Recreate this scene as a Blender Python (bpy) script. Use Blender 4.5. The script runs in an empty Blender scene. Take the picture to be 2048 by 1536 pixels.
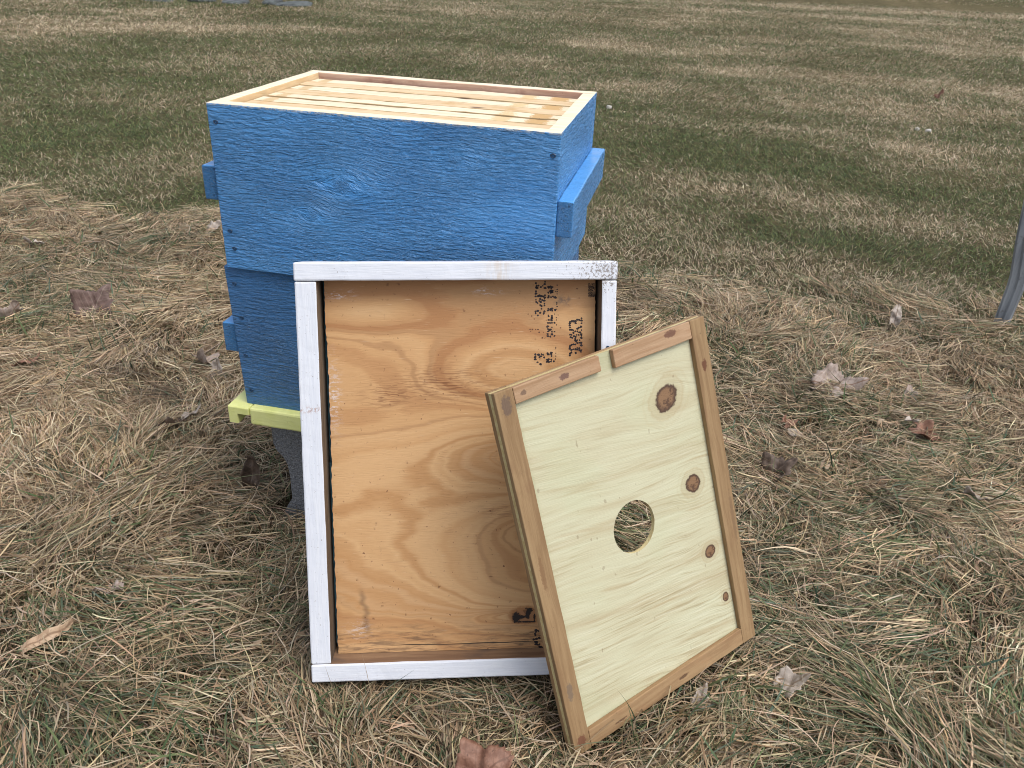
import bpy, bmesh, math, random
import numpy as np
from mathutils import Vector, Matrix

random.seed(7)
RNG = np.random.default_rng(11)
S = bpy.context.scene
COL = S.collection
R_ = math.radians
GZ = 0.74                       # hive rim is 0.74 m above the lawn

# ------------------------------------------------------------------ camera, sky, sun, exposure
cam = bpy.data.cameras.new("camera")
cam_o = bpy.data.objects.new("camera", cam)
COL.objects.link(cam_o)
cam.sensor_width = 36.0
cam.lens = 36.0 * 1660 / 2048
cam.clip_start, cam.clip_end = 0.02, 2000
CAM = Vector((0.674033, -1.087084, 0.220971 + GZ))
cr = Vector((0.9750077, 0.2185553, 0.0399207))
cd = Vector((0.1381242, -0.4555594, -0.8794245))
cf = Vector((-0.1740166, 0.8629596, -0.4743616))
M = Matrix(((cr.x, -cd.x, -cf.x, CAM.x), (cr.y, -cd.y, -cf.y, CAM.y), (cr.z, -cd.z, -cf.z, CAM.z), (0, 0, 0, 1)))
cam_o.matrix_world = M
S.camera = cam_o

SUN_EL, SUN_AZ = 62.0, -24.0    # azimuth of the direction towards the sun, degrees from +X
w = bpy.data.worlds.new("World")
S.world = w
w.use_nodes = True
nt = w.node_tree
bg = nt.nodes["Background"]
sky = nt.nodes.new("ShaderNodeTexSky")
sky.sky_type = 'NISHITA'
sky.sun_disc = False
sky.sun_elevation = R_(SUN_EL)
sky.sun_rotation = R_(90 - SUN_AZ)
sky.air_density, sky.dust_density, sky.ozone_density = 1.0, 3.0, 1.0
hs = nt.nodes.new("ShaderNodeHueSaturation")
hs.inputs["Saturation"].default_value = 0.45
nt.links.new(sky.outputs[0], hs.inputs["Color"])
nt.links.new(hs.outputs[0], bg.inputs["Color"])
bg.inputs["Strength"].default_value = 0.125
sd = bpy.data.lights.new("sun", 'SUN')
sd.energy = 1.2
sd.angle = R_(40)
sd.color = (1.0, 0.96, 0.90)
so = bpy.data.objects.new("sun", sd)
COL.objects.link(so)
to_sun = Vector((math.cos(R_(SUN_EL)) * math.cos(R_(SUN_AZ)), math.cos(R_(SUN_EL)) * math.sin(R_(SUN_AZ)), math.sin(R_(SUN_EL))))
so.rotation_euler = to_sun.to_track_quat('Z', 'Y').to_euler()
so.location = to_sun * 8
S.view_settings.view_transform = 'Standard'
S.view_settings.look = 'None'
S.view_settings.exposure = 0.72
S.view_settings.gamma = 1.0
S.render.engine = 'CYCLES'
S.cycles.use_denoising = True
S.cycles.filter_width = 1.0
S.cycles.max_bounces = 6
S.cycles.diffuse_bounces = 3
S.cycles.transmission_bounces = 3


# ------------------------------------------------------------------ object helpers
def tag(o, label=None, cat=None, group=None, kind=None):
    if label: o['label'] = label
    if cat: o['category'] = cat
    if group: o['group'] = group
    if kind: o['kind'] = kind
    return o


def empty(name, mat=None, loc=None, label=None, cat=None, group=None):
    o = bpy.data.objects.new(name, None)
    o.empty_display_size = 0.05
    COL.objects.link(o)
    if mat is not None: o.matrix_world = mat
    if loc is not None: o.location = loc
    return tag(o, label, cat, group)


def link_bm(name, bm, mats, parent=None, smooth=False):
    me = bpy.data.meshes.new(name)
    bm.normal_update()
    bm.to_mesh(me)
    bm.free()
    for m in (mats if isinstance(mats, (list, tuple)) else [mats]):
        me.materials.append(m)
    if smooth:
        me.polygons.foreach_set('use_smooth', [True] * len(me.polygons))
    o = bpy.data.objects.new(name, me)
    COL.objects.link(o)
    if parent is not None: o.parent = parent
    return o


def hash01(ix, iy, seed):
    h = (ix.astype(np.int64) * 374761393 + iy.astype(np.int64) * 668265263 + seed * 1442695041) & 0xffffffff
    h = ((h ^ (h >> 13)) * 1274126177) & 0xffffffff
    h = (h ^ (h >> 16)) & 0xffffffff
    h = (h * 2246822519) & 0xffffffff
    return ((h ^ (h >> 15)) & 0xffffff) / float(0x1000000)


def vnoise(x, y, seed=0):
    x = np.asarray(x, float); y = np.asarray(y, float)
    ix = np.floor(x); iy = np.floor(y)
    fx = x - ix; fy = y - iy
    fx = fx * fx * (3 - 2 * fx); fy = fy * fy * (3 - 2 * fy)
    a = hash01(ix, iy, seed); b = hash01(ix + 1, iy, seed)
    c = hash01(ix, iy + 1, seed); d = hash01(ix + 1, iy + 1, seed)
    return (a + (b - a) * fx) * (1 - fy) + (c + (d - c) * fx) * fy


def fbm(x, y, seed=0, n=4):
    v = 0; amp = 0.5; t = 0
    for i in range(n):
        v = v + amp * vnoise(x * 2 ** i + 17.3 * i, y * 2 ** i - 9.1 * i, seed + i); t += amp; amp *= 0.5
    return v / t


def board_bm(lo, hi, bevel=0.0015, cuts=0, jit=0.0, bm=None, mat=0, shear=0.0):
    """a sawn board: box with eased edges, cut along its longest side and very slightly uneven"""
    own = bmesh.new()
    lo = Vector(lo); hi = Vector(hi)
    sz = hi - lo
    r = bmesh.ops.create_cube(own, size=1.0)
    for v in own.verts:
        v.co = Vector(((v.co.x + .5) * sz.x + lo.x, (v.co.y + .5) * sz.y + lo.y, (v.co.z + .5) * sz.z + lo.z))
    ax = max(range(3), key=lambda i: sz[i])
    if cuts:
        es = [e for e in own.edges if abs(e.verts[0].co[ax] - e.verts[1].co[ax]) > sz[ax] * 0.9]
        bmesh.ops.subdivide_edges(own, edges=es, cuts=cuts, use_grid_fill=True)
    if bevel > 0:
        es = [e for e in own.edges if len(e.link_faces) == 2 and e.link_faces[0].normal.dot(e.link_faces[1].normal) < 0.5]
        own.normal_update()
        es = [e for e in own.edges if len(e.link_faces) == 2 and e.calc_face_angle(0) > 0.8]
        bmesh.ops.bevel(own, geom=es, offset=bevel, segments=2, affect='EDGES', profile=0.5)
    if jit:
        sd_ = random.randrange(1000)
        for v in own.verts:
            t = v.co[ax] * 38
            for k in range(3):
                if k != ax:
                    side = 1.0 if v.co[k] > (lo[k] + hi[k]) / 2 else 2.0
                    n = float(fbm(np.array([t + 13 * k]), np.array([side * 7.7 + (v.co[(3 - k - ax)] > (lo[3 - k - ax] + hi[3 - k - ax]) / 2) * 3.1]), sd_, 3)[0])
                    v.co[k] += (n - .5) * 2 * jit
    if shear:
        for v in own.verts:
            v.co.x += shear * (v.co.z - lo.z)
    for f in own.faces: f.material_index = mat
    if bm is None:
        return own
    me = bpy.data.meshes.new("tmp")
    own.to_mesh(me); own.free()
    bm.from_mesh(me)
    bpy.data.meshes.remove(me)
    return bm


# ------------------------------------------------------------------ node expression helper
class G:
    def __init__(s, name, rough=0.7):
        s.m = bpy.data.materials.new(name)
        s.m.use_nodes = True
        s.t = s.m.node_tree
        s.b = s.t.nodes["Principled BSDF"]
        s.b.inputs["Roughness"].default_value = rough
        tc = s.t.nodes.new("ShaderNodeTexCoord")
        s.obj = tc.outputs["Object"]
        sp = s.t.nodes.new("ShaderNodeSeparateXYZ")
        s.t.links.new(s.obj, sp.inputs[0])
        s.x, s.y, s.z = (E(s, sp.outputs[i]) for i in range(3))

    def put(s, sock, v):
        if isinstance(v, E): s.t.links.new(v.s, sock)
        elif hasattr(v, 'is_output'): s.t.links.new(v, sock)
        elif isinstance(v, (tuple, list)) and len(v) == 3 and sock.type == 'RGBA': sock.default_value = (*v, 1)
        else: sock.default_value = v

    def op(s, o, a, b=0.0, c=0.0):
        n = s.t.nodes.new("ShaderNodeMath"); n.operation = o
        for i, v in enumerate((a, b, c)): s.put(n.inputs[i], v)
        return E(s, n.outputs[0])

    def vec(s, x, y, z):
        n = s.t.nodes.new("ShaderNodeCombineXYZ")
        for i, v in enumerate((x, y, z)): s.put(n.inputs[i], v)
        return n.outputs[0]

    def noise(s, x, y, z, scale=1.0, detail=3.0, rough=0.55, dist=0.0):
        n = s.t.nodes.new("ShaderNodeTexNoise")
        n.inputs["Scale"].default_value = scale; n.inputs["Detail"].default_value = detail
        n.inputs["Roughness"].default_value = rough; n.inputs["Distortion"].default_value = dist
        s.t.links.new(s.vec(x, y, z), n.inputs["Vector"])
        return E(s, n.outputs["Fac"])

    def vor(s, x, y, z, scale=1.0, feature='F1'):
        n = s.t.nodes.new("ShaderNodeTexVoronoi"); n.feature = feature
        n.inputs["Scale"].default_value = scale
        s.t.links.new(s.vec(x, y, z), n.inputs["Vector"])
        return E(s, n.outputs["Distance"])

    def step(s, v, a, b, lo=0.0, hi=1.0):
        n = s.t.nodes.new("ShaderNodeMapRange"); n.interpolation_type = 'SMOOTHSTEP'
        s.put(n.inputs[0], v)
        for i, q in enumerate((a, b, lo, hi)): s.put(n.inputs[i + 1], q)
        return E(s, n.outputs[0])

    def ramp(s, v, stops):
        n = s.t.nodes.new("ShaderNodeValToRGB")
        el = n.color_ramp.elements
        while len(el) < len(stops): el.new(0.5)
        for e, (p, c) in zip(el, stops):
            e.position = p; e.color = (*c, 1)
        s.put(n.inputs[0], v)
        return n.outputs[0]

    def mix(s, f, a, b, mode='MIX'):
        n = s.t.nodes.new("ShaderNodeMix"); n.data_type = 'RGBA'; n.blend_type = mode
        s.put(n.inputs[0], f)
        s.put(n.inputs[6], a); s.put(n.inputs[7], b)
        return n.outputs[2]

    def bump(s, h, strength=0.5, dist=0.002):
        n = s.t.nodes.new("ShaderNodeBump")
        n.inputs["Strength"].default_value = strength; n.inputs["Distance"].default_value = dist
        s.put(n.inputs["Height"], h)
        s.t.links.new(n.outputs[0], s.b.inputs["Normal"])

    def color(s, c): s.put(s.b.inputs["Base Color"], c)


class E:
    def __init__(s, g, sock): s.g = g; s.s = sock
    def __add__(a, b): return a.g.op('ADD', a, b)
    __radd__ = __add__
    def __sub__(a, b): return a.g.op('SUBTRACT', a, b)
    def __rsub__(a, b): return a.g.op('SUBTRACT', b, a)
    def __mul__(a, b): return a.g.op('MULTIPLY', a, b)
    __rmul__ = __mul__
    def __truediv__(a, b): return a.g.op('DIVIDE', a, b)
    def __neg__(a): return a.g.op('MULTIPLY', a, -1.0)
    def sin(a): return a.g.op('SINE', a)
    def exp(a): return a.g.op('EXPONENT', a)
    def abs(a): return a.g.op('ABSOLUTE', a)
    def sqrt(a): return a.g.op('SQRT', a)
    def max(a, b): return a.g.op('MAXIMUM', a, b)
    def min(a, b): return a.g.op('MINIMUM', a, b)
    def fract(a): return a.g.op('FRACT', a)


def gauss(g, u, v, cu, cv, su, sv):
    a = (u - cu) * (1 / su); b = (v - cv) * (1 / sv)
    return (-(a * a + b * b)).exp()


# ------------------------------------------------------------------ materials
def blue_paint(name, axis, smooth=0.0, knots=(), end=False, weather=0.5):
    """blue paint over rough sawn boards; axis = the way the grain runs"""
    g = G(name, 0.38)
    u, v, q = {'x': (g.x, g.z, g.y), 'y': (g.y, g.z, g.x)}[axis]
    warp = v
    for (ku, kv, r, a) in knots:
        e = gauss(g, u, v, ku, kv, r * 2.2, r * 1.6)
        sgn = (v - kv) * (1 / r)
        warp = warp - e * sgn * (a * r)
    wob = g.noise(u * 5, v * 6, q * 5, 1, 2) - 0.5
    warp = warp + wob * 0.012
    if smooth == 2:
        H = g.noise(u * 20, v * 60, q * 60, 1, 3)
        st, dd = 0.25, 0.001
    elif end:
        h = g.noise(u, v, q, 420, 4, 0.7)
        h2 = g.noise(u, v, q, 1100, 2, 0.6)
        H = h + h2 * 0.6
        st, dd = 1.0, 0.008
    else:
        a1 = g.noise(u * 42, warp * 240, q * 80, 1, 4, 0.66, 0.3)
        a2 = g.noise(u * 130, warp * 480, q * 150, 1, 3, 0.65, 0.2)
        big = g.noise(u * 12, warp * 60, q * 14, 1, 3)
        amp = g.step(g.noise(u * 4, v * 5, q * 4, 1, 2), 0.35, 0.65, 0.45, 1.0)
        H = (g.step(a1, .30, .72) * 0.9 + a2 * 0.40) * amp + big * 0.2
        for (ku, kv, r, a) in knots:
            H = H + gauss(g, u, v, ku, kv, r * .55, r * .5) * (g.noise(u, v, q, 520, 3, .7) - .4) * 1.4
        st, dd = (1.0, 0.0046) if smooth == 0 else (0.9, 0.0045)
    tone = g.noise(u * 7, v * 16, q * 7, 1, 3)
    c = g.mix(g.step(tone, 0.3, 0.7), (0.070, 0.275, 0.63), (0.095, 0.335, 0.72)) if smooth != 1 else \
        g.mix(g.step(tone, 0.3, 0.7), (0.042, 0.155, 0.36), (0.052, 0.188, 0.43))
    # paint rubbed thin on a few raised fibres
    wear = g.step(g.noise(u * 60, warp * 500, q * 60, 1, 2, .6), 0.70, 0.78) * g.step(g.noise(u * 11, v * 11, q * 11, 1, 2), 0.52, 0.7)
    c = g.mix(wear * (0.65 * weather), c, (0.30, 0.47, 0.70))
    if axis == 'x' and smooth == 0 and not end:
        rub = g.step(g.z, -.0045, -.0012) * g.step(g.noise(g.x, g.y, g.z, 120, 3, .7), .42, .56)
        c = g.mix(rub * .7, c, (.55, .56, .52))
    dots = g.step(g.noise(u, v, q, 170, 1), 0.78, 0.82) * g.step(g.noise(u, v, q, 23, 1), 0.6, 0.7)
    c = g.mix(dots * 0.5, c, (0.02, 0.035, 0.06))
    if end:
        pit = g.step(g.noise(u, v, q, 300, 3, .7), .56, .66)
        c = g.mix(pit * .75, c, (.015, .04, .10))
        c = g.mix(g.step(g.noise(u, v, q, 260, 3, .7), .40, .33) * .5, c, (.30, .45, .66))
    g.color(c)
    g.put(g.b.inputs["Roughness"], g.step(g.noise(u * 40, warp * 200, q * 40, 1, 2), 0.3, 0.7, 0.20, 0.36))
    g.bump(H, st, dd)
    return g.m


def raw_wood(name, axis, pale, dark, rough=0.75, spots=0.4, stain=None, marks=()):
    g = G(name, rough)
    u, v, q = {'x': (g.x, g.z, g.y), 'y': (g.y, g.z, g.x), 'z': (g.z, g.x, g.y)}[axis]
    wob = g.noise(u * 6, v * 14, q * 14, 1, 2) * 0.02
    a = g.noise(u * 5, (v + wob) * 120, (q + wob) * 120, 1, 4, 0.6, .3)
    f = g.noise(u * 60, v * 900, q * 900, 1, 2, .6)
    c = g.mix(g.step(a, .32, .68), pale, dark)
    c = g.mix(g.step(f, .5, .75) * 0.35, c, dark)
    if stain:
        c = g.mix(g.step(g.noise(u * 14, v * 30, q * 30, 1, 4, .6), .52, .72) * 0.8, c, stain)
    sp = g.step(g.noise(u, v, q, 190, 2), .70, .76) * spots
    c = g.mix(sp, c, (0.09, 0.045, 0.025))
    # a few small dark knots
    k = g.vor(u * 7, v * 16, q * 16, 1)
    c = g.mix(g.step(k, .05, .13, 1, 0) * min(1, spots * 1.6), c, (0.07, 0.028, 0.016))
    for (mx_, mz_, sx_, sz_, col_) in marks:
        e = gauss(g, g.x, g.z, mx_, mz_, sx_, sz_) + (g.noise(g.x, g.y, g.z, 230, 3, .65) - .5) * 1.1
        c = g.mix(g.step(e, .42, .68) * .85, c, col_)
    g.color(c)
    g.bump(a + f * .5, .5, .0012)
    return g.m


def white_paint(name, axis):
    g = G(name, 0.42)
    u, v, q = {'x': (g.x, g.z, g.y), 'z': (g.z, g.x, g.y)}[axis]
    gr = g.noise(u * 22, v * 330, q * 330, 1, 4, .6, .3)
    lump = g.noise(g.x, g.y, g.z, 60, 3)
    c = g.mix(g.step(gr, .3, .7), (0.65, 0.68, 0.755), (0.715, 0.74, 0.80))
    # scuffs and dirt, thick at the top right corner where the paint is worn
    corner = gauss(g, g.x, g.z, .405, .562, .05, .028)
    d = g.step(g.noise(g.x, g.y, g.z, 300, 4, .72) + corner * .17, .64, .70)
    c = g.mix(d * .75, c, (0.17, 0.13, 0.10))
    d2 = g.step(g.noise(u * 30, v * 700, q * 300, 1, 3, .65), .69, .75) * g.step(g.noise(g.x, g.y, g.z, 18, 2), .45, .65)
    c = g.mix(d2 * .6, c, (0.25, 0.22, 0.22))
    st = gauss(g, g.x, g.z, .262, .562, .016, .05) * g.step(g.noise(g.x * 160, g.y * 40, g.z * 30, 1, 2), .35, .6)
    c = g.mix(st * .45, c, (0.55, 0.42, 0.28))
    rs = gauss(g, g.x, g.z, .0135, .383, .02, .0035) * g.step(g.noise(g.x, g.y, g.z, 400, 2), .45, .6)
    c = g.mix(rs * .8, c, (0.33, 0.15, 0.09))
    g.color(c)
    g.bump(gr * .7 + lump * .6, .45, .0014)
    return g.m


def lid_plywood():
    g = G("lid_plywood", 0.62)
    x, z = g.x * 1000, g.z * 1000
    w1 = g.noise(g.x * 8, g.y, g.z * 14, 1, 3, .5) - .5
    w2 = g.noise(g.x * 30, g.y, g.z * 120, 1, 3, .5) - .5
    f = z * 0.0042 + w1 * .42 + w2 * .06
    for cu, cv, su, sv, a in ((285, 425, 110, 46, 1.25), (330, 310, 150, 42, -1.0), (345, 205, 120, 34, 1.1),
                              (350, 135, 180, 62, 1.5), (80, 505, 120, 26, .5), (310, 76, 70, 10, -1.0), (60, 360, 120, 30, .4)):
        f = f + gauss(g, x, z, cu, cv, su, sv) * a
    band = g.noise(f * 3.2, 0.3, 0.7, 1, 2, .6)
    sharp = g.noise(f * 7.0, 4.3, 0.2, 1, 1, .5)
    c = g.ramp(band, [(.18, (.33, .150, .056)), (.33, (.42, .205, .082)), (.43, (.56, .32, .142)), (.55, (.62, .380, .185)), (.66, (.50, .270, .112)), (.80, (.65, .43, .24))])
    c = g.mix(g.step(sharp, .60, .72) * .45, c, (.30, .145, .06))
    fine = g.noise(g.x * 34, g.y, g.z * 900 + w1 * 20, 1, 4, .6, .2)
    c = g.mix(g.step(fine, .56, .74) * .38, c, (.26, .125, .055))
    lt = g.step(g.noise(g.x * 40, 3.0, g.z * 1100, 1, 2, .5), .68, .74)
    c = g.mix(lt * .55, c, (.72, .56, .38))
    ck = g.step(g.noise(g.x * 22, 8.0, g.z * 1000, 1, 2, .5), .71, .74) * g.step(g.noise(g.x * 6, 2, g.z * 12, 1, 2), .5, .62)
    c = g.mix(ck * .8, c, (.10, .045, .02))
    # burl streaks
    for cu, cv, su, sv in ((285, 232, 42, 9), (110, 395, 30, 16), (190, 410, 60, 22)):
        b = gauss(g, x, z, cu, cv, su, sv) * g.step(g.noise(g.x * 50, 1, g.z * 520, 1, 4, .6, .8), .44, .62)
        c = g.mix(b * .8, c, (.17, .06, .022))
    # knot with its dark bark pockets
    kx, kz = x - 299.0, z - 76.0
    n = g.noise(g.x, 0.2, g.z, 150, 2, .5)
    kd = ((kx * kx) * (1 / 300.0) + (kz * kz) * (1 / 95.0)).sqrt() + (n - .5) * .9
    c = g.mix(g.step(kd, 1.15, 1.75, .75, 0), c, (.30, .125, .04))
    c = g.mix(g.step(kd, .78, .98, 1, 0), c, (.33, .16, .07))
    pf = gauss(g, x, z, 285, 74, 6.5, 8.5) + gauss(g, x, z, 294, 74, 5, 2.2) + gauss(g, x, z, 303.5, 84, 4.5, 4.5) + gauss(g, x, z, 301.5, 76, 3.2, 6) + gauss(g, x, z, 300, 66.5, 12, 1.4) + gauss(g, x, z, 311, 73, 1.6, 7)
    c = g.mix(g.step(pf + (n - .5) * 1.6, .22, .5) * .8, c, (.16, .065, .025))
    pk = g.step(pf + (g.noise(g.x, .2, g.z, 210, 3, .6) - .5) * 1.7 + (g.noise(g.x, .7, g.z, 520, 3, .6) - .5) * .7, .46, .60)
    c = g.mix(pk, c, (.012, .007, .006))
    # water stains and grime along the foot
    foot = g.step(z + (g.noise(g.x * 18, .4, g.z * 30, 1, 4, .6) - .5) * 90, 34, 78, 1, 0)
    grime = g.step(g.noise(g.x * 26, .9, g.z * 210, 1, 5, .65, .5), .42, .64)
    c = g.mix(foot * grime * .7, c, (.10, .06, .038))
    c = g.mix(gauss(g, x, z, 330, 45, 60, 16) * grime * .7, c, (.05, .032, .022))
    tide = (x - 74 - (g.noise(.4, .4, g.z * 40, 1, 2) - .5) * 40).abs()
    c = g.mix(g.step(tide, 0, 7, 1, 0) * g.step((z - 88).abs(), 22, 40, 1, 0) * .5, c, (.14, .08, .045))
    # crack near the bottom
    crack = (z - 36.5 - (g.noise(g.x * 12, .1, .1, 1, 2) - .5) * 6).abs()
    c = g.mix(g.step(crack, .35, .9, 1, 0) * g.step(x, 90, 130), c, (.02, .012, .008))
    # smears of white paint by the edges
    sm = gauss(g, x, z, 40, 395, 9, 40) + gauss(g, x, z, 53, 531, 16, 6) + gauss(g, x, z, 247, 534, 16, 4) + gauss(g, x, z, 62, 62, 14, 12) * .7
    c = g.mix(sm * g.step(g.noise(g.x * 120, .5, g.z * 420, 1, 3, .7), .50, .60) * .8, c, (.68, .62, .62))
    sp = g.step(g.noise(g.x, .6, g.z, 170, 1), .735, .77)
    c = g.mix(sp * .8, c, (.11, .035, .015))
    hz = gauss(g, x, z, 350, 522, 12, 6) * g.step(g.noise(g.x, .5, g.z, 120, 3), .4, .6)
    c = g.mix(hz * .7, c, (.09, .08, .075))
    g.color(c)
    g.bump(fine * .8 + band * .3, .5, .0009)
    return g.m


def pale_plywood():
    g = G("pale_plywood", 0.6)
    x, z = g.x * 1000, g.z * 1000
    knots = ((266, 407, 21, 17, .5), (287, 273, 14, 13, .2), (297, 163, 10.5, 9.5, .3), (312, 82, 6, 7.5, .3))
    w1 = g.noise(g.x * 4, .1, g.z * 7, 1, 3, .5) - .5
    zz = z + x * .13 + w1 * 26
    for kx, kz, a, b, r in knots:
        e = gauss(g, x, z, kx, kz, a * 2.8, b * 1.9)
        zz = zz - e * (z - kz) * .75
    broad = g.noise(x * .0022, .3, zz * .030, 1, 3, .6)
    c = g.ramp(broad, [(.26, (.41, .33, .20)), (.40, (.50, .465, .31)), (.54, (.535, .52, .36)), (.66, (.475, .43, .28)), (.80, (.565, .555, .405))])
    streak = g.noise(x * .006, 2.0, zz * .075, 1, 2, .55)
    c = g.mix(g.step(streak, .60, .72) * .38, c, (.37, .26, .13))
    lines = g.noise(x * .010, 4.0, zz * .27, 1, 3, .6, .2)
    region = g.step(g.noise(x * .006, 7.0, z * .010, 1, 2), .38, .62, .35, 1.0) * g.step(z, 300, 120, .55, 1.0)
    c = g.mix(g.step(lines, .53, .64) * region * .6, c, (.32, .25, .135))
    c = g.mix(g.step(lines, .47, .38) * region * .45, c, (.62, .61, .46))
    fine = g.noise(x * .03, .2, zz * 1.1, 1, 4, .62, .1)
    c = g.mix(g.step(fine, .54, .74) * .30, c, (.46, .37, .21))
    gn = g.step(g.noise(g.x * 9, .8, g.z * 9, 1, 2), .45, .7)
    c = g.mix(gn * .20, c, (.47, .52, .33))
    ck = g.step(g.noise(x * .035, 9.0, zz * .9, 1, 2, .5), .72, .76) * g.step(g.noise(g.x * 14, 2, g.z * 14, 1, 2), .52, .66)
    c = g.mix(ck * .75, c, (.20, .11, .05))
    for kx, kz, a, b, r in knots:
        ca, sa = math.cos(r), math.sin(r)
        dx0, dz0 = x - kx, z - kz
        dx, dz = (dx0 * ca + dz0 * sa) * (1 / a), (dz0 * ca - dx0 * sa) * (1 / b)
        n = g.noise(g.x, .4, g.z, 190, 4, .7) - .5
        nb_ = g.noise(g.x, .9, g.z, 60, 2, .6) - .5
        d = (dx * dx + dz * dz).sqrt() + n * .45 + nb_ * .5
        c = g.mix(g.step(d, 1.0, 2.1, .45, 0), c, (.40, .32, .18))
        c = g.mix(g.step((d - 1.6).abs(), .0, .2, .22, 0), c, (.36, .24, .11))
        c = g.mix(g.step((d - 2.15).abs(), .0, .2, .12, 0), c, (.40, .28, .13))
        c = g.mix(g.step(d, .92, 1.10, 1, 0), c, (.070, .036, .022))
        c = g.mix(g.step(d, .58, .92, .9, 0), c, (.24, .135, .068))
        c = g.mix(g.step(g.noise(dx * 3, .3, dz * 3, 1, 3, .7), .52, .62) * g.step(d, .7, .95, .85, 0), c, (.075, .036, .02))
        star = g.noise(g.op('ARCTAN2', dz, dx) * 2.2, .6, .2, 1, 1)
        c = g.mix(g.step(star, .60, .68) * g.step(d, .45, .75, .8, 0), c, (.045, .02, .012))
    sp = g.step(g.noise(g.x * 130, .6, g.z * 70, 1, 1), .755, .785)
    c = g.mix(sp * .35, c, (.16, .09, .05))
    # short scratches running down the sheet
    sc = g.step(g.noise(x * .16, 3.0, z * .012, 1, 2), .735, .76) * g.step(g.noise(x * .3, 1.0, z * .25, 1, 2), .5, .56)
    c = g.mix(sc * .55, c, (.30, .20, .10))
    edge = g.step(x, 27, 36, .6, 0).max(g.step(z, 26, 33, .3, 0)).max(g.step(z, 468, 478, 0, .5))
    c = g.mix(edge * g.step(g.noise(g.x * 30, .5, g.z * 30, 1, 3), .35, .6), c, (.36, .38, .22))
    g.color(c)
    g.bump(fine * .5 + lines * region * 1.0, .55, .0012)
    return g.m


def yellow_paint():
    g = G("yellow_paint", 0.45)
    n = g.noise(g.x, g.y, g.z, 38, 4, .6)
    c = g.mix(g.step(n, .35, .65), (.74, .77, .27), (.80, .82, .34))
    d = g.step(g.noise(g.x, g.y, g.z, 260, 3, .65), .68, .73)
    c = g.mix(d * .7, c, (.13, .11, .05))
    g.color(c)
    g.bump(g.noise(g.x * 30, g.y * 200, g.z * 200, 1, 3) + n * .5, .35, .0012)
    return g.m


def concrete():
    g = G("concrete", 0.95)
    a = g.noise(g.x, g.y, g.z, 260, 5, .75)
    v = g.vor(g.x, g.y, g.z, 230)
    c = g.mix(g.step(a, .35, .65), (.15, .155, .17), (.31, .315, .33))
    c = g.mix(g.step(v, .1, .35, .5, 0), c, (.42, .42, .43))
    c = g.mix(g.step(g.noise(g.x, g.y, g.z, 420, 2), .62, .7) * .8, c, (.03, .03, .034))
    g.color(c)
    g.bump(a + v * .6, 1.0, .004)
    return g.m


def steel():
    g = G("weathered_steel", 0.52)
    a = g.noise(g.x * 60, g.y * 60, g.z * 6, 1, 4, .6)
    b = g.noise(g.x, g.y, g.z, 45, 3, .6)
    c = g.mix(g.step(a, .3, .7), (.19, .21, .24), (.33, .36, .40))
    c = g.mix(g.step(b, .58, .70) * .5, c, (.10, .095, .09))
    g.color(c)
    g.b.inputs["Metallic"].default_value = 0.35
    g.bump(a, .2, .001)
    return g.m


def simple(name, c, rough=.7, metal=0.0, nscale=120, var=.25):
    g = G(name, rough)
    n = g.noise(g.x, g.y, g.z, nscale, 3, .6)
    g.color(g.mix(g.step(n, .3, .7), tuple(v * (1 - var) for v in c), tuple(v * (1 + var) for v in c)))
    g.b.inputs["Metallic"].default_value = metal
    g.bump(n, .3, .001)
    return g.m


def leaf_mat(name, c1, c2, vein):
    g = G(name, .62)
    n = g.noise(g.x, g.y, g.z, 70, 4, .65)
    c = g.mix(g.step(n, .35, .65), c1, c2)
    # midrib and slanted side veins, in the leaf's own plane
    rib = g.step(g.y.abs(), .0006, .0016, 1, 0)
    side = ((g.x - g.y.abs() * .75) * 420).sin()
    c = g.mix(rib * .7, c, vein)
    c = g.mix(g.step(side, .86, .98) * .35, c, vein)
    c = g.mix(g.step(g.noise(g.x, g.y, g.z, 260, 2), .66, .72) * .7, c, tuple(v * .35 for v in c1))
    g.color(c)
    g.bump(n + side * .06, .6, .002)
    return g.m


def grass_mat():
    g = G("grass_blades", .55)
    at = g.t.nodes.new("ShaderNodeAttribute"); at.attribute_name = "tint"
    g.t.links.new(at.outputs["Color"], g.b.inputs["Base Color"])
    g.b.inputs["Specular IOR Level"].default_value = 0.35
    tr = g.t.nodes.new("ShaderNodeBsdfTranslucent")
    g.t.links.new(at.outputs["Color"], tr.inputs["Color"])
    mx = g.t.nodes.new("ShaderNodeMixShader"); mx.inputs[0].default_value = 0.14
    out = g.t.nodes["Material Output"]
    g.t.links.new(g.b.outputs[0], mx.inputs[1]); g.t.links.new(tr.outputs[0], mx.inputs[2])
    g.t.links.new(mx.outputs[0], out.inputs["Surface"])
    return g.m


def ground_mat():
    g = G("lawn_ground", 1.0)
    at = g.t.nodes.new("ShaderNodeAttribute"); at.attribute_name = "tint"
    a = g.noise(g.x, g.y, g.z, 55, 5, .7)
    b = g.noise(g.x, g.y, g.z, 9, 4, .65)
    c = g.mix(g.step(a, .32, .66), at.outputs["Color"], (.05, .04, .022))
    c = g.mix(g.step(b, .45, .7) * .35, c, (.20, .16, .09))
    g.color(c)
    g.b.inputs["Specular IOR Level"].default_value = .1
    g.bump(a, .8, .02)
    return g.m


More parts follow.
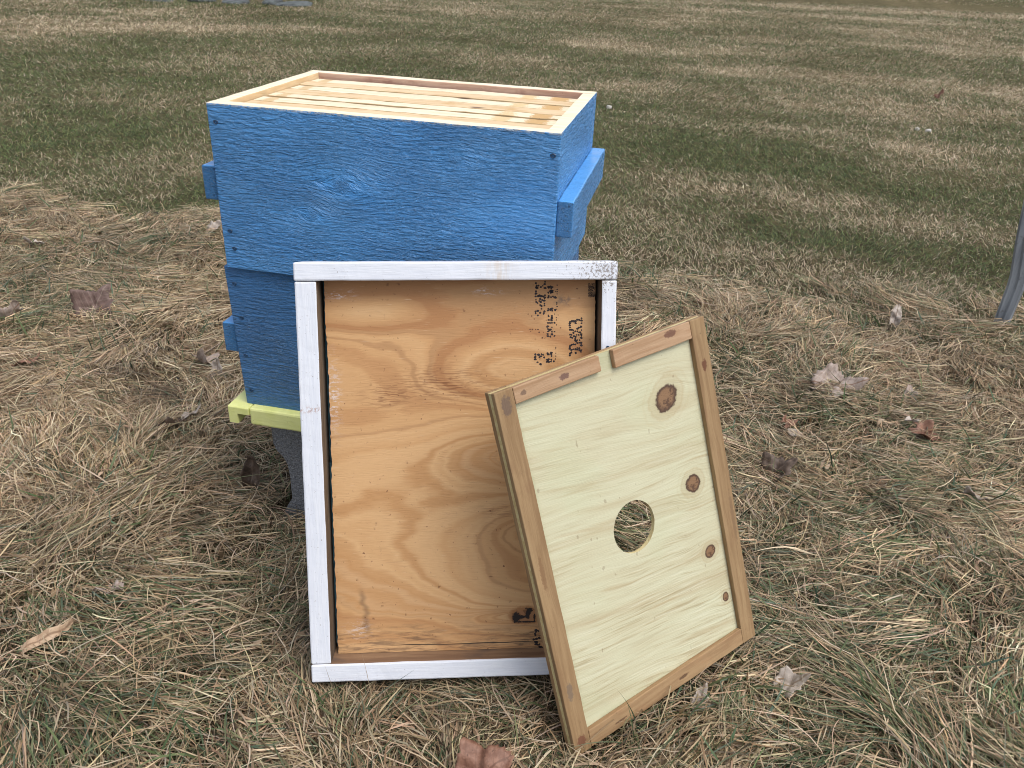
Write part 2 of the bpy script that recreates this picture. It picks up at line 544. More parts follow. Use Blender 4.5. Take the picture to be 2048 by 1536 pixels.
M_ = dict(
    blue_front=blue_paint("blue_paint_front_board", 'x', 0, ((.196, -.098, .022, .9), (.150, -.146, .013, .9), (.36, -.05, .02, .4))),
    blue_x=blue_paint("blue_paint_board", 'x', 0),
    blue_y=blue_paint("blue_paint_side_board", 'y', 0),
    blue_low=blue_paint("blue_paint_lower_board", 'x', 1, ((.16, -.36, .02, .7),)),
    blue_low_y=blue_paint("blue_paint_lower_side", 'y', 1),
    blue_plain=blue_paint("blue_paint_planed_top", 'y', 2),
    blue_end=blue_paint("blue_paint_end_grain", 'x', 0, (), True),
    pine=raw_wood("raw_pine", 'x', (.84, .75, .58), (.76, .64, .45), spots=.2),
    pine_y=raw_wood("raw_pine_side", 'y', (.70, .54, .33), (.58, .40, .21), spots=.25),
    stain_shade_pine=raw_wood("propolis_shade_pine", 'x', (.62, .43, .32), (.46, .27, .20), spots=.3, stain=(.30, .15, .11)),  # stained pinkish back wall, the shade of the rear gap mixed into its colour
    bar=raw_wood("frame_bar_pine", 'x', (.82, .71, .54), (.72, .58, .40), spots=.6, marks=((.452, -.002, .022, .006, (.50, .29, .09)), (.40, -.002, .02, .004, (.62, .45, .22)), (.045, -.002, .012, .005, (.56, .40, .20)))),
    bar2=raw_wood("frame_bar_tan_pine", 'x', (.70, .54, .34), (.60, .43, .25), spots=.5, stain=(.50, .30, .11)),
    bar_side=raw_wood("waxed_shaded_bar_side", 'x', (.58, .43, .24), (.44, .30, .15), spots=.5, stain=(.42, .22, .07)),  # wax stained, and darkened in colour to show the shade between bars
    white_x=white_paint("white_paint_rail", 'x'), white_z=white_paint("white_paint_stile", 'z'),
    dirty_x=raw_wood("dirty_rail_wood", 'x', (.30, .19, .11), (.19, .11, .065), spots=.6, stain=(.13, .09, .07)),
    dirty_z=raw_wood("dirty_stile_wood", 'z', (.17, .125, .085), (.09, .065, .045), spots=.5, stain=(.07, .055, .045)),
    ply=lid_plywood(), pale=pale_plywood(),
    rail_x=raw_wood("inner_rail_wood", 'x', (.36, .235, .12), (.26, .155, .075), spots=.5, stain=(.36, .20, .10), marks=((.20, .012, .012, .003, (.10, .05, .025)), (.08, .010, .014, .002, (.12, .06, .03)))),
    rail_z=raw_wood("inner_stile_wood", 'z', (.32, .21, .105), (.225, .135, .062), spots=.5, stain=(.22, .125, .06), marks=((.338, .432, .006, .010, (.11, .035, .015)), (.013, .480, .009, .016, (.13, .085, .06)), (.013, .018, .009, .010, (.14, .05, .025)), (.012, .092, .006, .016, (.17, .12, .08)), (.011, .26, .004, .03, (.20, .11, .05)), (.345, .20, .004, .05, (.20, .12, .06)))),
    rail_top=raw_wood("inner_top_rail_wood", 'x', (.42, .275, .165), (.32, .19, .10), spots=.45, stain=(.34, .18, .09), marks=((.285, .492, .014, .006, (.13, .055, .035)), (.103, .489, .010, .005, (.12, .06, .05)), (.04, .488, .006, .004, (.15, .09, .06)))),
    ply_edge=raw_wood("plywood_edge", 'x', (.62, .53, .28), (.50, .38, .17), spots=.2),
    yellow=yellow_paint(), concrete=concrete(), steel=steel(),
    ink=simple("stamp_ink", (.022, .016, .018), .8, var=.4),
    faint_ink=simple("faded_ink", (.13, .055, .03), .8, var=.4),
    screw=simple("painted_screw", (.025, .07, .15), .4, .2),
    teal=simple("teal_cover_sheet", (.06, .16, .20), .6),
    wax=simple("foundation_wax", (.30, .19, .06), .5),
    stone=simple("lichen_stone", (.075, .085, .085), .9, nscale=18, var=.45),
    pebble=simple("white_pebble", (.44, .42, .39), .8, nscale=60, var=.15),
    grass=grass_mat(), ground=ground_mat(),
)

# ------------------------------------------------------------------ terrain
def terrain(x, y):
    x = np.asarray(x, float); y = np.asarray(y, float)
    d = np.hypot(x - .4, y + .2)
    near = np.clip((2.6 - d) / 1.4, 0, 1)
    h = (fbm(x * 3.1, y * 3.1, 5, 3) - .5) * .07 * (0.35 + .65 * near)
    h = h + (fbm(x * .22, y * .22, 9, 3) - .5) * .12 * np.clip((d - 2.5) / 8, 0, 1)
    flat = np.clip((d - .35) / .5, 0, 1)          # level where the hive stands
    h = h * (0.25 + .75 * flat)
    # low grassy bank far off on the right
    bank = np.clip((y - 19.4 + .0 * x) / .5, 0, 1) * np.clip((x + 1) / 3, 0, 1)
    h = h + bank * .16
    return h


TANS = [  # straw patches on the mown lawn: x, y, half length, half width, turn, weight
    (.94, 2.75, .8, .22, -.12, .85), (1.55, 2.45, .7, .18, -.1, .7), (.45, 2.15, .4, .25, .1, .6), (1.0, 1.75, .7, .22, -.1, .7), (1.3, 1.5, .8, .2, 0, .6),
    (2.1, 5.6, 1.3, .5, -.1, .75), (3.3, 6.7, 1.5, .55, .1, .7), (1.3, 7.0, 1.2, .5, .2, .6), (-.2, 5.2, 1.0, .45, .3, .45), (.3, 8.6, 1.6, .7, .1, .55),
    (-4.9, 6.6, 1.4, .5, .6, .8), (-6.3, 6.8, 1.6, .5, .6, .7), (-.8, 11.6, 2.6, .7, .2, .5), (-3.9, 7.3, 1.5, .3, .5, .6),
    (3.6, 10.4, 2.6, .45, .15, .6), (2.4, 14.0, 4.0, .6, .15, .6), (5.5, 17.3, 5.0, .7, .12, .8),
    (-2.2, 3.6, 1.2, .45, .3, .4), (1.6, 4.1, .9, .3, -.1, .35), (-1.1, 2.4, .5, .3, .2, .35),
]


def tan_mask(x, y):
    d = np.hypot(x - .67, y + 1.1)
    t = fbm(x * .9 + 3 + y * .3, y * 1.2 - x * .2, 21, 4)
    t2 = fbm(x * 5, y * 7, 33, 3)
    m = np.clip((t - .44) * 2.8, 0, 1) * .5 + (t2 - .5) * .6
    for cx, cy, a, b, r, wgt in TANS:
        dx, dy = x - cx, y - cy
        u = dx * math.cos(r) + dy * math.sin(r); v = -dx * math.sin(r) + dy * math.cos(r)
        e = np.exp(-((u / a) ** 2 + (v / b) ** 2))
        m = m + wgt * .75 * e * (0.55 + .9 * fbm(x * 4, y * 6, 55, 3))
    return np.clip(m + .10 + .30 * np.clip((d - 4.5) / 9, 0, 1), 0.06, .95)


def add_mesh(name, verts, faces_quads, cols, mat):
    me = bpy.data.meshes.new(name)
    nv, nf = len(verts), len(faces_quads)
    me.vertices.add(nv)
    me.vertices.foreach_set("co", np.ascontiguousarray(verts, dtype=np.float32).ravel())
    me.loops.add(nf * 4)
    me.loops.foreach_set("vertex_index", np.ascontiguousarray(faces_quads, dtype=np.int32).ravel())
    me.polygons.add(nf)
    me.polygons.foreach_set("loop_start", np.arange(0, nf * 4, 4, dtype=np.int32))
    me.update(calc_edges=True)
    ca = me.color_attributes.new("tint", 'FLOAT_COLOR', 'POINT')
    c4 = np.ones((nv, 4), dtype=np.float32); c4[:, :3] = cols
    ca.data.foreach_set("color", c4.ravel())
    me.polygons.foreach_set("use_smooth", np.ones(nf, dtype=bool))
    me.materials.append(mat)
    o = bpy.data.objects.new(name, me)
    COL.objects.link(o)
    return o


def build_ground():
    def axis(lo, hi, c, fine):
        a = [0.0]; s = fine
        while a[-1] < max(abs(lo - c), abs(hi - c)):
            a.append(a[-1] + s)
            if a[-1] > 2.6: s *= 1.09
        a = np.array(a)
        v = np.concatenate([c - a[:0:-1], c + a])
        return v[(v >= lo - 40) & (v <= hi + 40)]
    xs = axis(-400, 400, .4, .035); ys = axis(-60, 600, .2, .035)
    X, Y = np.meshgrid(xs, ys)
    Zg = terrain(X, Y)
    v = np.stack([X, Y, Zg], -1).reshape(-1, 3)
    nx, ny = len(xs), len(ys)
    i = np.arange(nx * ny).reshape(ny, nx)
    q = np.stack([i[:-1, :-1], i[:-1, 1:], i[1:, 1:], i[1:, :-1]], -1).reshape(-1, 4)
    T = tan_mask(v[:, 0], v[:, 1])[:, None]
    d = np.hypot(v[:, 0] - .67, v[:, 1] + 1.1)[:, None]
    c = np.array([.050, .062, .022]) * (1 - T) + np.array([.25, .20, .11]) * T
    nearc = np.array([.035, .03, .018])  # dark soil, darkened further for the deep shade under the long grass
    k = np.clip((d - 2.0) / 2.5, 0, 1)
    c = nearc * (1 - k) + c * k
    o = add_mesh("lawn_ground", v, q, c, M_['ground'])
    tag(o, kind='structure')


build_ground()

# ------------------------------------------------------------------ placed boards (needed by the grass too)
LID_M = Matrix(((0.960985, -0.253777, -0.110021, 0.26232), (0.275743, 0.910244, 0.308903, -0.34833), (0.021753, -0.327189, 0.944709, -0.6951 + GZ), (0, 0, 0, 1)))
INN_M = Matrix(((0.660973, -0.689043, -0.297212, 0.6353), (0.74817, 0.635687, 0.190113, -0.35871), (0.057938, -0.348024, 0.935693, -0.71514 + GZ), (0, 0, 0, 1)))
LW, LH, LD = .416, .5741, .057
IW, IH, ID = .3517, .4989, .0215
HW, HD, HB = .505, .352, .2445


def inside_boards(P):
    """True where a point lies in one of the solid things"""
    bad = np.zeros(P.shape[:-1], bool)
    for MM, lo, hi in ((LID_M, (0, -.002, 0), (LW, LD + .006, LH)), (INN_M, (0, -.001, 0), (IW, ID + .001, IH))):
        A = np.array(MM)
        L = (P - A[:3, 3]) @ A[:3, :3]
        bad |= np.all((L > np.array(lo)) & (L < np.array(hi)), axis=-1)
    for lo, hi in (((-.035, -.010, GZ - .523), (.54, HD + .02, GZ + .05)), ((.02, .036, -.2), (.44, .235, GZ - .52))):
        bad |= np.all((P > np.array(lo)) & (P < np.array(hi)), axis=-1)
    return bad


def blades(roots, az, e0, e1, L, wd, curl, cols, nseg, tipc=None, wig=0.25, lift=None, sag=True):
    """ribbon grass blades: each starts at its root, rises at e0, bends over to e1, and rests on the ground"""
    N = len(roots)
    s = np.linspace(0, 1, nseg + 1)[None, :]
    sm = (s[:, 1:] + s[:, :-1]) / 2
    el = e0[:, None] + (e1 - e0)[:, None] * sm ** .8
    ph = RNG.uniform(0, 6.28, N)[:, None]
    kp = RNG.uniform(.25, .85, N)[:, None]; kk = np.where(RNG.random(N) < .38, RNG.normal(0, .85, N), 0)[:, None]
    el = el + np.where(sm > kp, -.35 * np.abs(kk), 0)
    a = az[:, None] + kk * (sm > kp) + curl[:, None] * sm + wig * np.sin(sm * RNG.uniform(3, 8, N)[:, None] + ph)
    ds = (L / nseg)[:, None]
    dx = np.cos(el) * np.cos(a) * ds; dy = np.cos(el) * np.sin(a) * ds; dz = np.sin(el) * ds
    z0 = np.zeros((N, 1))
    X = roots[:, 0:1] + np.concatenate([z0, np.cumsum(dx, 1)], 1)
    Y = roots[:, 1:2] + np.concatenate([z0, np.cumsum(dy, 1)], 1)
    Zr = roots[:, 2:3] + np.concatenate([z0, np.cumsum(dz, 1)], 1)
    if sag:
        g = terrain(X, Y) + (lift[:, None] if lift is not None else 0.003)
        Zr = np.maximum(Zr, g * np.where(s > .12, 1, 1) - .03 * (s < .05))
    P = np.stack([X, Y, Zr], -1)
    keep = ~inside_boards(P).any(1)
    P = P[keep]; N = len(P); wd = wd[keep]; cols = cols[keep]; az = az[keep]
    if tipc is not None: tipc = tipc[keep]
    T = np.gradient(P, axis=1)
    T /= np.linalg.norm(T, axis=2, keepdims=True) + 1e-9
    up = np.array([0, 0, 1.0]) + RNG.normal(0, .45, (N, 1, 3))
    W = np.cross(T, up); W /= np.linalg.norm(W, axis=2, keepdims=True) + 1e-9
    prof = np.clip(np.minimum(1.0, .55 + 2.2 * s) * (1.0 - .9 * np.clip((s - .45) / .55, 0, 1) ** 1.4), .08, 1)[..., None]
    half = W * (wd[:, None, None] * .5) * prof
    V = np.stack([P - half, P + half], 2)                     # N, nseg+1, 2, 3
    base = (np.arange(N) * (nseg + 1) * 2)[:, None] + (np.arange(nseg) * 2)[None, :]
    F = np.stack([base, base + 1, base + 3, base + 2], -1).reshape(-1, 4)
    C = np.repeat(np.repeat(cols[:, None, None, :], nseg + 1, 1), 2, 2)
    if tipc is not None:
        k = (s ** 2)[..., None, None]
        C = C * (1 - k) + tipc[:, None, None, :] * k
    return V.reshape(-1, 3), F, C.reshape(-1, 3)


def join(parts):
    vs, fs, cs, n = [], [], [], 0
    for v, f, c in parts:
        vs.append(v); fs.append(f + n); cs.append(c); n += len(v)
    return np.concatenate(vs), np.concatenate(fs), np.concatenate(cs)


STRAW = np.array([.89, .85, .79]) * np.array([(.52, .42, .29), (.44, .34, .225), (.64, .54, .40), (.34, .245, .15), (.52, .39, .26), (.47, .41, .32), (.26, .18, .11), (.58, .49, .34), (.40, .31, .21)])
GREEN = np.array([(.075, .11, .045), (.05, .085, .038), (.11, .14, .06), (.07, .11, .07), (.15, .165, .08)])
BROWN = np.array([(.11, .075, .042), (.16, .11, .065), (.075, .055, .034), (.20, .15, .09)])


def pick(pal, n, var=.14):
    c = pal[RNG.integers(0, len(pal), n)]
    return np.clip(c * (1 + RNG.normal(0, var, (n, 1))) * (1 + RNG.normal(0, .04, (n, 3))), .01, .85)


def edge_y(x):                      # where the long unmown grass gives way to the mown lawn
    return 1.36 + .16 * (vnoise(x * 1.3, x * 0 + 3, 77) - .5) * 2 + .10 * (vnoise(x * 4.1, x * 0, 78) - .5) * 2 - .06 * x


def flow(x, y):
    return (vnoise(x * 1.9, y * 1.9, 101) - .5) * 9.0 + (vnoise(x * 5.5, y * 5.5, 102) - .5) * 2.4 + 2.6


def near_points(n):
    x = RNG.uniform(-2.3, 2.4, n); y = RNG.uniform(-.95, 1.62, n)
    # the part of the clearing the photograph can look at, with a margin for a step aside
    dx, dy = x - CAM.x, y - CAM.y
    ang = np.arctan2(dx, dy) + .22
    ok = (np.abs(ang) < 0.98) & (np.hypot(dx, dy) > .25) & (y < edge_y(x) + RNG.normal(0, .15, n) + .5 * (vnoise(x * 5, y * 5, 91) - .5))
    return x[ok], y[ok]


def build_long_grass():
    parts = []
    # 1. short thatch at the bottom, coloured dark for the shade between strands
    x, y = near_points(110000)
    n = len(x); z = terrain(x, y)
    c = np.where((RNG.random(n) < .24)[:, None], pick(GREEN, n), np.where((RNG.random(n) < .55)[:, None], pick(BROWN, n), pick(STRAW, n) * .6))
    parts.append(blades(np.stack([x, y, z], 1), RNG.uniform(0, 6.28, n), np.radians(RNG.uniform(0, 50, n)), np.radians(RNG.uniform(-20, 30, n)),
                        RNG.uniform(.025, .065, n), RNG.uniform(.0013, .0026, n), RNG.normal(0, .9, n), c, 3, lift=RNG.uniform(.0, .012, n)))
    # 2. combed tufts of long dead strands
    tx, ty = near_points(5200)
    nt_ = len(tx)
    per = RNG.integers(35, 120, nt_)
    k = np.repeat(np.arange(nt_), per)
    n = len(k)
    taz = flow(tx, ty) + RNG.normal(0, .45, nt_)
    sp = RNG.uniform(.012, .045, nt_)
    x = tx[k] + RNG.normal(0, 1, n) * sp[k]; y = ty[k] + RNG.normal(0, 1, n) * sp[k]
    z = terrain(x, y)
    tl = RNG.uniform(.055, .15, nt_)
    tlift = RNG.uniform(0, 1, nt_) ** 2 * .034
    ttone = np.clip(RNG.normal(1, .2, nt_), .5, 1.45) * (.78 + .44 * fbm(tx * 2.3, ty * 2.3, 88, 3))
    tgreen = np.clip(fbm(tx * 1.7, ty * 1.7, 61, 3) * 1.5 - .60, .03, .45) * RNG.uniform(.3, 1.6, nt_)
    isg = RNG.random(n) < tgreen[k]
    c = np.where(isg[:, None], pick(GREEN, n), np.where((RNG.random(n) < .18)[:, None], pick(BROWN, n), pick(STRAW, n))) * ttone[k][:, None]
    tip = np.where(isg[:, None], c * .6 + pick(STRAW, n) * .4, c * 1.08)
    te = RNG.uniform(12, 42, nt_)
    parts.append(blades(np.stack([x, y, z - .004], 1), taz[k] + RNG.normal(0, .28, n), np.radians(np.clip(RNG.normal(te[k], 12), 2, 85)),
                        np.radians(RNG.normal(-24, 16, n)), tl[k] * RNG.uniform(.55, 1.25, n), RNG.uniform(.0009, .0025, n),
                        RNG.normal(0, .38, n), np.clip(c, .01, .8), 7, wig=.10, tipc=np.clip(tip, .01, .85), lift=tlift[k] + RNG.uniform(.0, .012, n)))
    # 3. loose strands thrown every way on top
    x, y = near_points(56000)
    n = len(x); z = terrain(x, y)
    c = np.where((RNG.random(n) < .12)[:, None], pick(GREEN, n), pick(STRAW, n))
    parts.append(blades(np.stack([x, y, z + RNG.uniform(0, .02, n)], 1), RNG.uniform(0, 6.28, n), np.radians(RNG.uniform(-5, 70, n)), np.radians(RNG.normal(-25, 28, n)),
                        RNG.uniform(.04, .12, n), RNG.uniform(.0007, .0018, n), RNG.normal(0, .6, n), c, 7, wig=.14, lift=RNG.uniform(.004, .042, n)))
    # 4. fresh green blades coming up through the straw
    gx, gy = near_points(1500)
    per = RNG.integers(2, 9, len(gx)); k = np.repeat(np.arange(len(gx)), per); n = len(k)
    x = gx[k] + RNG.normal(0, .012, n); y = gy[k] + RNG.normal(0, .012, n); z = terrain(x, y)
    parts.append(blades(np.stack([x, y, z], 1), RNG.uniform(0, 6.28, n), np.radians(RNG.uniform(30, 85, n)), np.radians(RNG.uniform(-10, 60, n)),
                        RNG.uniform(.035, .105, n), RNG.uniform(.0022, .0046, n), RNG.normal(0, .5, n), pick(GREEN, n), 6, wig=.1))
    # 5. a few taller blades standing in front of the lid and the inner cover
    A, B = np.array(LID_M), np.array(INN_M)
    n = 150
    half = RNG.random(n) < .6
    u = RNG.random(n)
    bx = np.where(half, A[0, 3] + A[0, 0] * LW * u, B[0, 3] + B[0, 0] * IW * u) + RNG.normal(0, .02, n)
    by = np.where(half, A[1, 3] + A[1, 0] * LW * u, B[1, 3] + B[1, 0] * IW * u) - RNG.uniform(.004, .06, n)
    c = np.where((RNG.random(n) < .5)[:, None], pick(GREEN, n), pick(STRAW, n))
    parts.append(blades(np.stack([bx, by, terrain(bx, by)], 1), RNG.uniform(0, 6.28, n), np.radians(RNG.uniform(40, 88, n)), np.radians(RNG.uniform(0, 70, n)),
                        RNG.uniform(.05, .12, n), RNG.uniform(.0012, .0036, n), RNG.normal(0, .4, n), c, 7, wig=.05))
    # 6. crumbs of broken leaf and stalk
    x, y = near_points(5000)
    n = len(x)
    c = np.where((RNG.random(n) < .65)[:, None], pick(BROWN, n, .3), pick(STRAW, n) * np.array([.9, .85, .85]))
    parts.append(blades(np.stack([x, y, terrain(x, y) + RNG.uniform(.004, .032, n)], 1), RNG.uniform(0, 6.28, n), np.radians(RNG.uniform(-20, 60, n)), np.radians(RNG.uniform(-60, 40, n)),
                        RNG.uniform(.006, .022, n), RNG.uniform(.003, .010, n), RNG.normal(0, .8, n), c, 3, wig=.2, lift=RNG.uniform(.006, .036, n)))
    v, f, c = join(parts)
    o = add_mesh("dry_long_grass", v, f, c, M_['grass'])
    tag(o, "matted dead straw and long dry grass around the beehive", "grass", kind='stuff')
    print("long grass faces", len(f))


def build_lawn():
    parts = []
    n0 = 1500000
    rmin, rmax = 2.0, 46.0
    # radius by inverse sampling of a density that thins with distance while the blades get coarser
    rr = np.linspace(rmin, rmax, 4000)
    dens = 36000 * np.minimum(1, (3.2 / rr) ** 1.7)
    ang_w = 2 * .93
    pdf = dens * rr * ang_w
    cdf = np.cumsum(pdf) * (rr[1] - rr[0]); total = cdf[-1]
    n = int(min(total, 1250000))
    r = np.interp(RNG.random(n) * total, cdf, rr)
    th = RNG.uniform(-.93, .93, n) - .20
    x = CAM.x + r * np.sin(th); y = CAM.y + r * np.cos(th)
    ok = y > edge_y(x) - np.abs(RNG.normal(0, .22, n))
    x, y, r = x[ok], y[ok], r[ok]
    n = len(x); z = terrain(x, y)
    T = tan_mask(x, y)
    tan = RNG.random(n) < T
    far = np.clip((r - 3) / 10, 0, 1)
    cg = pick(np.array([(.095, .135, .042), (.065, .10, .033), (.13, .16, .056), (.17, .165, .07), (.045, .068, .025)]), n)
    cs = (.62 + .5 * T)[:, None] * pick(np.array([(.46, .38, .26), (.37, .30, .20), (.60, .51, .37), (.27, .205, .13)]), n)
    c = np.where(tan[:, None], cs, cg)
    scale = np.maximum(1, r / 3.2)
    L = RNG.uniform(.012, .033, n) * np.maximum(1, (r / 4)) ** .35
    W_ = RNG.uniform(.0012, .0023, n) * scale ** .85
    e0 = np.radians(RNG.uniform(10, 80, n)); e1 = np.radians(RNG.uniform(-30, 55, n))
    az = flow(x * .6, y * .6) * .5 + RNG.normal(0, 1.4, n)
    nearm = r < 7.5
    for sel, seg in ((nearm, 3), (~nearm, 2)):
        parts.append(blades(np.stack([x, y, z], 1)[sel], az[sel], e0[sel], e1[sel], L[sel], W_[sel], RNG.normal(0, .28, sel.sum()), c[sel], seg, wig=.03, sag=False))
    v, f, c = join(parts)
    o = add_mesh("mown_lawn_grass", v, f, c, M_['grass'])
    tag(o, "short olive green mown lawn with straw coloured patches behind the beehive", "lawn", kind='stuff')
    print("lawn faces", len(f))


build_long_grass()
build_lawn()


# ------------------------------------------------------------------ hive bodies
def screw_head(parent, x, z, y, r=.0027):
    bm = bmesh.new()
    n = 12
    prev = None
    rings = [(r * 1.5, .0002), (r * 1.15, -.0006), (r, -.0002), (r * .45, -.0003), (r * .3, .0006)]
    vs = []
    for rad, dep in rings:
        vs.append([bm.verts.new((x + rad * math.cos(a) * (1 + .12 * math.sin(3 * a)), y - .0004 + dep, z + rad * math.sin(a) * .85)) for a in [2 * math.pi * i / n for i in range(n)]])
    for a, b in zip(vs, vs[1:]):
        for i in range(n): bm.faces.new((a[i], a[(i + 1) % n], b[(i + 1) % n], b[i]))
    bm.faces.new(vs[-1])
    return link_bm("screw_head", bm, M_['screw'], parent)


def face_mats(bm, rule):
    bm.normal_update()
    for f in bm.faces: f.material_index = rule(f.normal, f.calc_center_median())


def hive_body(root, top, screws, mats, shear=0.0, x0=0.0, y0=0.0, cleat_dz=.0905, raw=True):
    t = .021
    z0, z1 = top - HB, top
    fm, xm, ym = mats

    def rule(out):
        def r(nm, c):
            if raw and nm.z > .75: return 1
            if nm.dot(out) < -.75: return 2
            return 0
        return r
    bm = board_bm((x0, y0, z0), (x0 + HW, y0 + t, z1), .0016, 40, .0006, shear=shear)
    face_mats(bm, rule(Vector((0, -1, 0))))
    link_bm("front_board", bm, [fm, M_['pine'], M_['pine']], root)
    bm = board_bm((x0, y0 + HD - t, z0), (x0 + HW, y0 + HD, z1), .0016, 40, .0006, shear=shear)
    face_mats(bm, rule(Vector((0, 1, 0))))
    link_bm("back_board", bm, [xm, M_['pine'], M_['stain_shade_pine']], root)
    for s in (0, 1):
        a = x0 if s == 0 else x0 + HW - t
        bm = board_bm((a + .0003, y0 + t + .0002, z0), (a + t - .0003, y0 + HD - t - .0002, z1 - .0004), .0012, 24, .0005, shear=shear)
        face_mats(bm, rule(Vector((-1 if s == 0 else 1, 0, 0))))
        link_bm("side_board", bm, [ym, M_['pine'], M_['pine_y']], root)
        zt = top - cleat_dz
        lo, hi = (x0 - .0235, x0 + .0001) if s == 0 else (x0 + HW - .0001, x0 + HW + .0225)
        off = shear * (zt - z0)
        bm = board_bm((lo + off, y0 + .0045, zt - .0505), (hi + off, y0 + HD - .002, zt), .0022, 24, .0007)
        face_mats(bm, lambda nm, c: 1 if abs(nm.y) > .75 else (2 if nm.z > .6 else 0))
        link_bm("handle_cleat", bm, [ym, M_['blue_end'], M_['blue_plain']], root)
    for (sx, sz) in screws:
        screw_head(root, sx, sz, y0)


upper = empty("hive_box", loc=(0, 0, GZ), label="blue rough sawn hive box on top, open with frames showing", cat="beehive box", group="stacked blue hive boxes")
hive_body(upper, 0.0, ((.012, -.026), (.013, -.185), (.017, -.212), (.496, -.030)), (M_['blue_front'], M_['blue_x'], M_['blue_y']))
lower = empty("hive_box", loc=(0, 0, GZ), label="darker smoother blue hive box underneath, resting on the yellow board", cat="beehive box", group="stacked blue hive boxes")
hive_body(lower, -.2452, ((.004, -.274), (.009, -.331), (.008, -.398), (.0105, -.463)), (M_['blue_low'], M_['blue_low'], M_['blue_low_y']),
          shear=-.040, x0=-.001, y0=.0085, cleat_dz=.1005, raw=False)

# ------------------------------------------------------------------ frames standing in the upper box
BARS = [(.0265, .0545), (.0585, .0875), (.0915, .124), (.1365, .1655), (.170, .2075), (.2115, .2455), (.2495, .286), (.290, .3215)]
where = ["nearest the front board", "second from the front board", "third from the front, before the widest gap", "fourth from the front, behind the widest gap",
         "fourth from the back board", "third from the back board", "second from the back board", "rearmost, beside the pinkish back wall"]
for i, (a, b) in enumerate(BARS):
    root = empty("honeycomb", loc=(.0, 0, GZ - .0085 - random.uniform(0, .0012)), label="pale wooden comb frame, " + where[i], cat="hive frame", group="comb frames in the upper hive box")
    root.rotation_euler = (0, 0, random.uniform(-.004, .004))
    bm = board_bm((.0225, a, -.019), (.4825, b, 0), .0012, 44, .0009)
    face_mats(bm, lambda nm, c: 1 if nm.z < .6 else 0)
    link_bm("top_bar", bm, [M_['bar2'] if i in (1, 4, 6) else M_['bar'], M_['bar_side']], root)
    c = (a + b) / 2
    for xx in (.036, .4595):
        bm = board_bm((xx, c - .0125, -.222), (xx + .0095, c + .0125, -.0192), .0008)
        link_bm("end_bar", bm, M_['pine'], root)
    bm = board_bm((.0457, c - .009, -.222), (.4593, c + .009, -.212), .0008)
    link_bm("bottom_bar", bm, M_['pine'], root)
    bm = board_bm((.0457, c - .003, -.2118), (.4593, c + .003, -.0192), 0)
    link_bm("foundation", bm, M_['wax'], root)

# ------------------------------------------------------------------ yellow bottom board
bb = empty("bottom_board", loc=(0, 0, GZ), label="pale yellow bottom board with a notched end under the blue boxes", cat="bottom board")


def l_rail(x0, x1, nx0, nx1):
    zt, zb, zn = -.4892, -.5212, -.5025
    pts = [(x0, zb), (x0, zt), (x1, zt), (x1, zn), (nx0, zn), (nx0, zb)] if nx1 == x1 else [(x1, zb), (x1, zt), (x0, zt), (x0, zn), (nx1, zn), (nx1, zb)]
    bm = bmesh.new()
    ya, yb = -.0075, HD + .01
    A = [bm.verts.new((px, ya, pz)) for px, pz in pts]; B = [bm.verts.new((px, yb, pz)) for px, pz in pts]
    bm.faces.new(A); bm.faces.new(B[::-1])
    for i in range(len(A)): bm.faces.new((A[i], B[i], B[(i + 1) % len(A)], A[(i + 1) % len(A)]))
    bmesh.ops.recalc_face_normals(bm, faces=bm.faces)
    es = [e for e in bm.edges if max(abs(e.verts[0].co.z - zt), abs(e.verts[1].co.z - zt)) < 1e-6 or (abs(e.verts[0].co.x - e.verts[1].co.x) < 1e-6 and abs(e.verts[0].co.y - e.verts[1].co.y) < 1e-6)]
    bmesh.ops.bevel(bm, geom=es, offset=.0028, segments=3, affect='EDGES', profile=.5)
    return bm


link_bm("side_rail", l_rail(-.029, .0098, -.0115, .0098), M_['yellow'], bb)
link_bm("side_rail", l_rail(.4952, .534, .4952, .5165), M_['yellow'], bb)
link_bm("front_rail", board_bm((.0106, -.0068, -.5208), (.4944, .018, -.4890), .0035, 30, .0006), M_['yellow'], bb)
link_bm("floor_panel", board_bm((-.0110, .0185, -.5020), (.5160, HD + .008, -.4925), .001), M_['yellow'], bb)

# ------------------------------------------------------------------ concrete block under the hive, partly sunk
bm = bmesh.new()
X0, X1, ZT, ZB = .0195, .43, -.5215, -.80
ear = [(X0 + .012, ZT), (X0 + .002, ZT - .012), (X0, ZT - .035), (X0 + .001, ZT - .066), (X0 + .006, ZT - .078), (X0 + .017, ZT - .090),
       (X0 + .024, ZT - .104), (X0 + .0265, ZT - .13), (X0 + .0265, ZB + .10), (X0 + .015, ZB + .08), (X0, ZB + .05), (X0, ZB), (X0 + .062, ZB), (X0 + .062, ZT)]
ya, yb = .042, .232
for mir in (0, 1):
    pts = [(x if not mir else X0 + X1 - x, z) for x, z in ear]
    A = [bm.verts.new((px, ya, pz)) for px, pz in pts]; B = [bm.verts.new((px, yb, pz)) for px, pz in pts]
    bm.faces.new(A); bm.faces.new(B)
    for i in range(len(A)): bm.faces.new((A[i], B[i], B[(i + 1) % len(A)], A[(i + 1) % len(A)]))
bmesh.ops.recalc_face_normals(bm, faces=bm.faces)
for lo, hi in (((X0 + .062, ya + .001, ZT - .032), (X1 - .062, yb - .001, ZT - .0004)), ((X0 + .062, ya + .001, ZB + .0004), (X1 - .062, yb - .001, ZB + .032)),
               ((.209, ya + .0015, ZB + .032), (.241, yb - .0015, ZT - .032))):
    board_bm(lo, hi, 0, bm=bm)
blk = link_bm("concrete_block", bm, M_['concrete'])
blk.location = (0, 0, GZ)
tag(blk, "grey concrete block sunk in the straw under the yellow board", "concrete block")

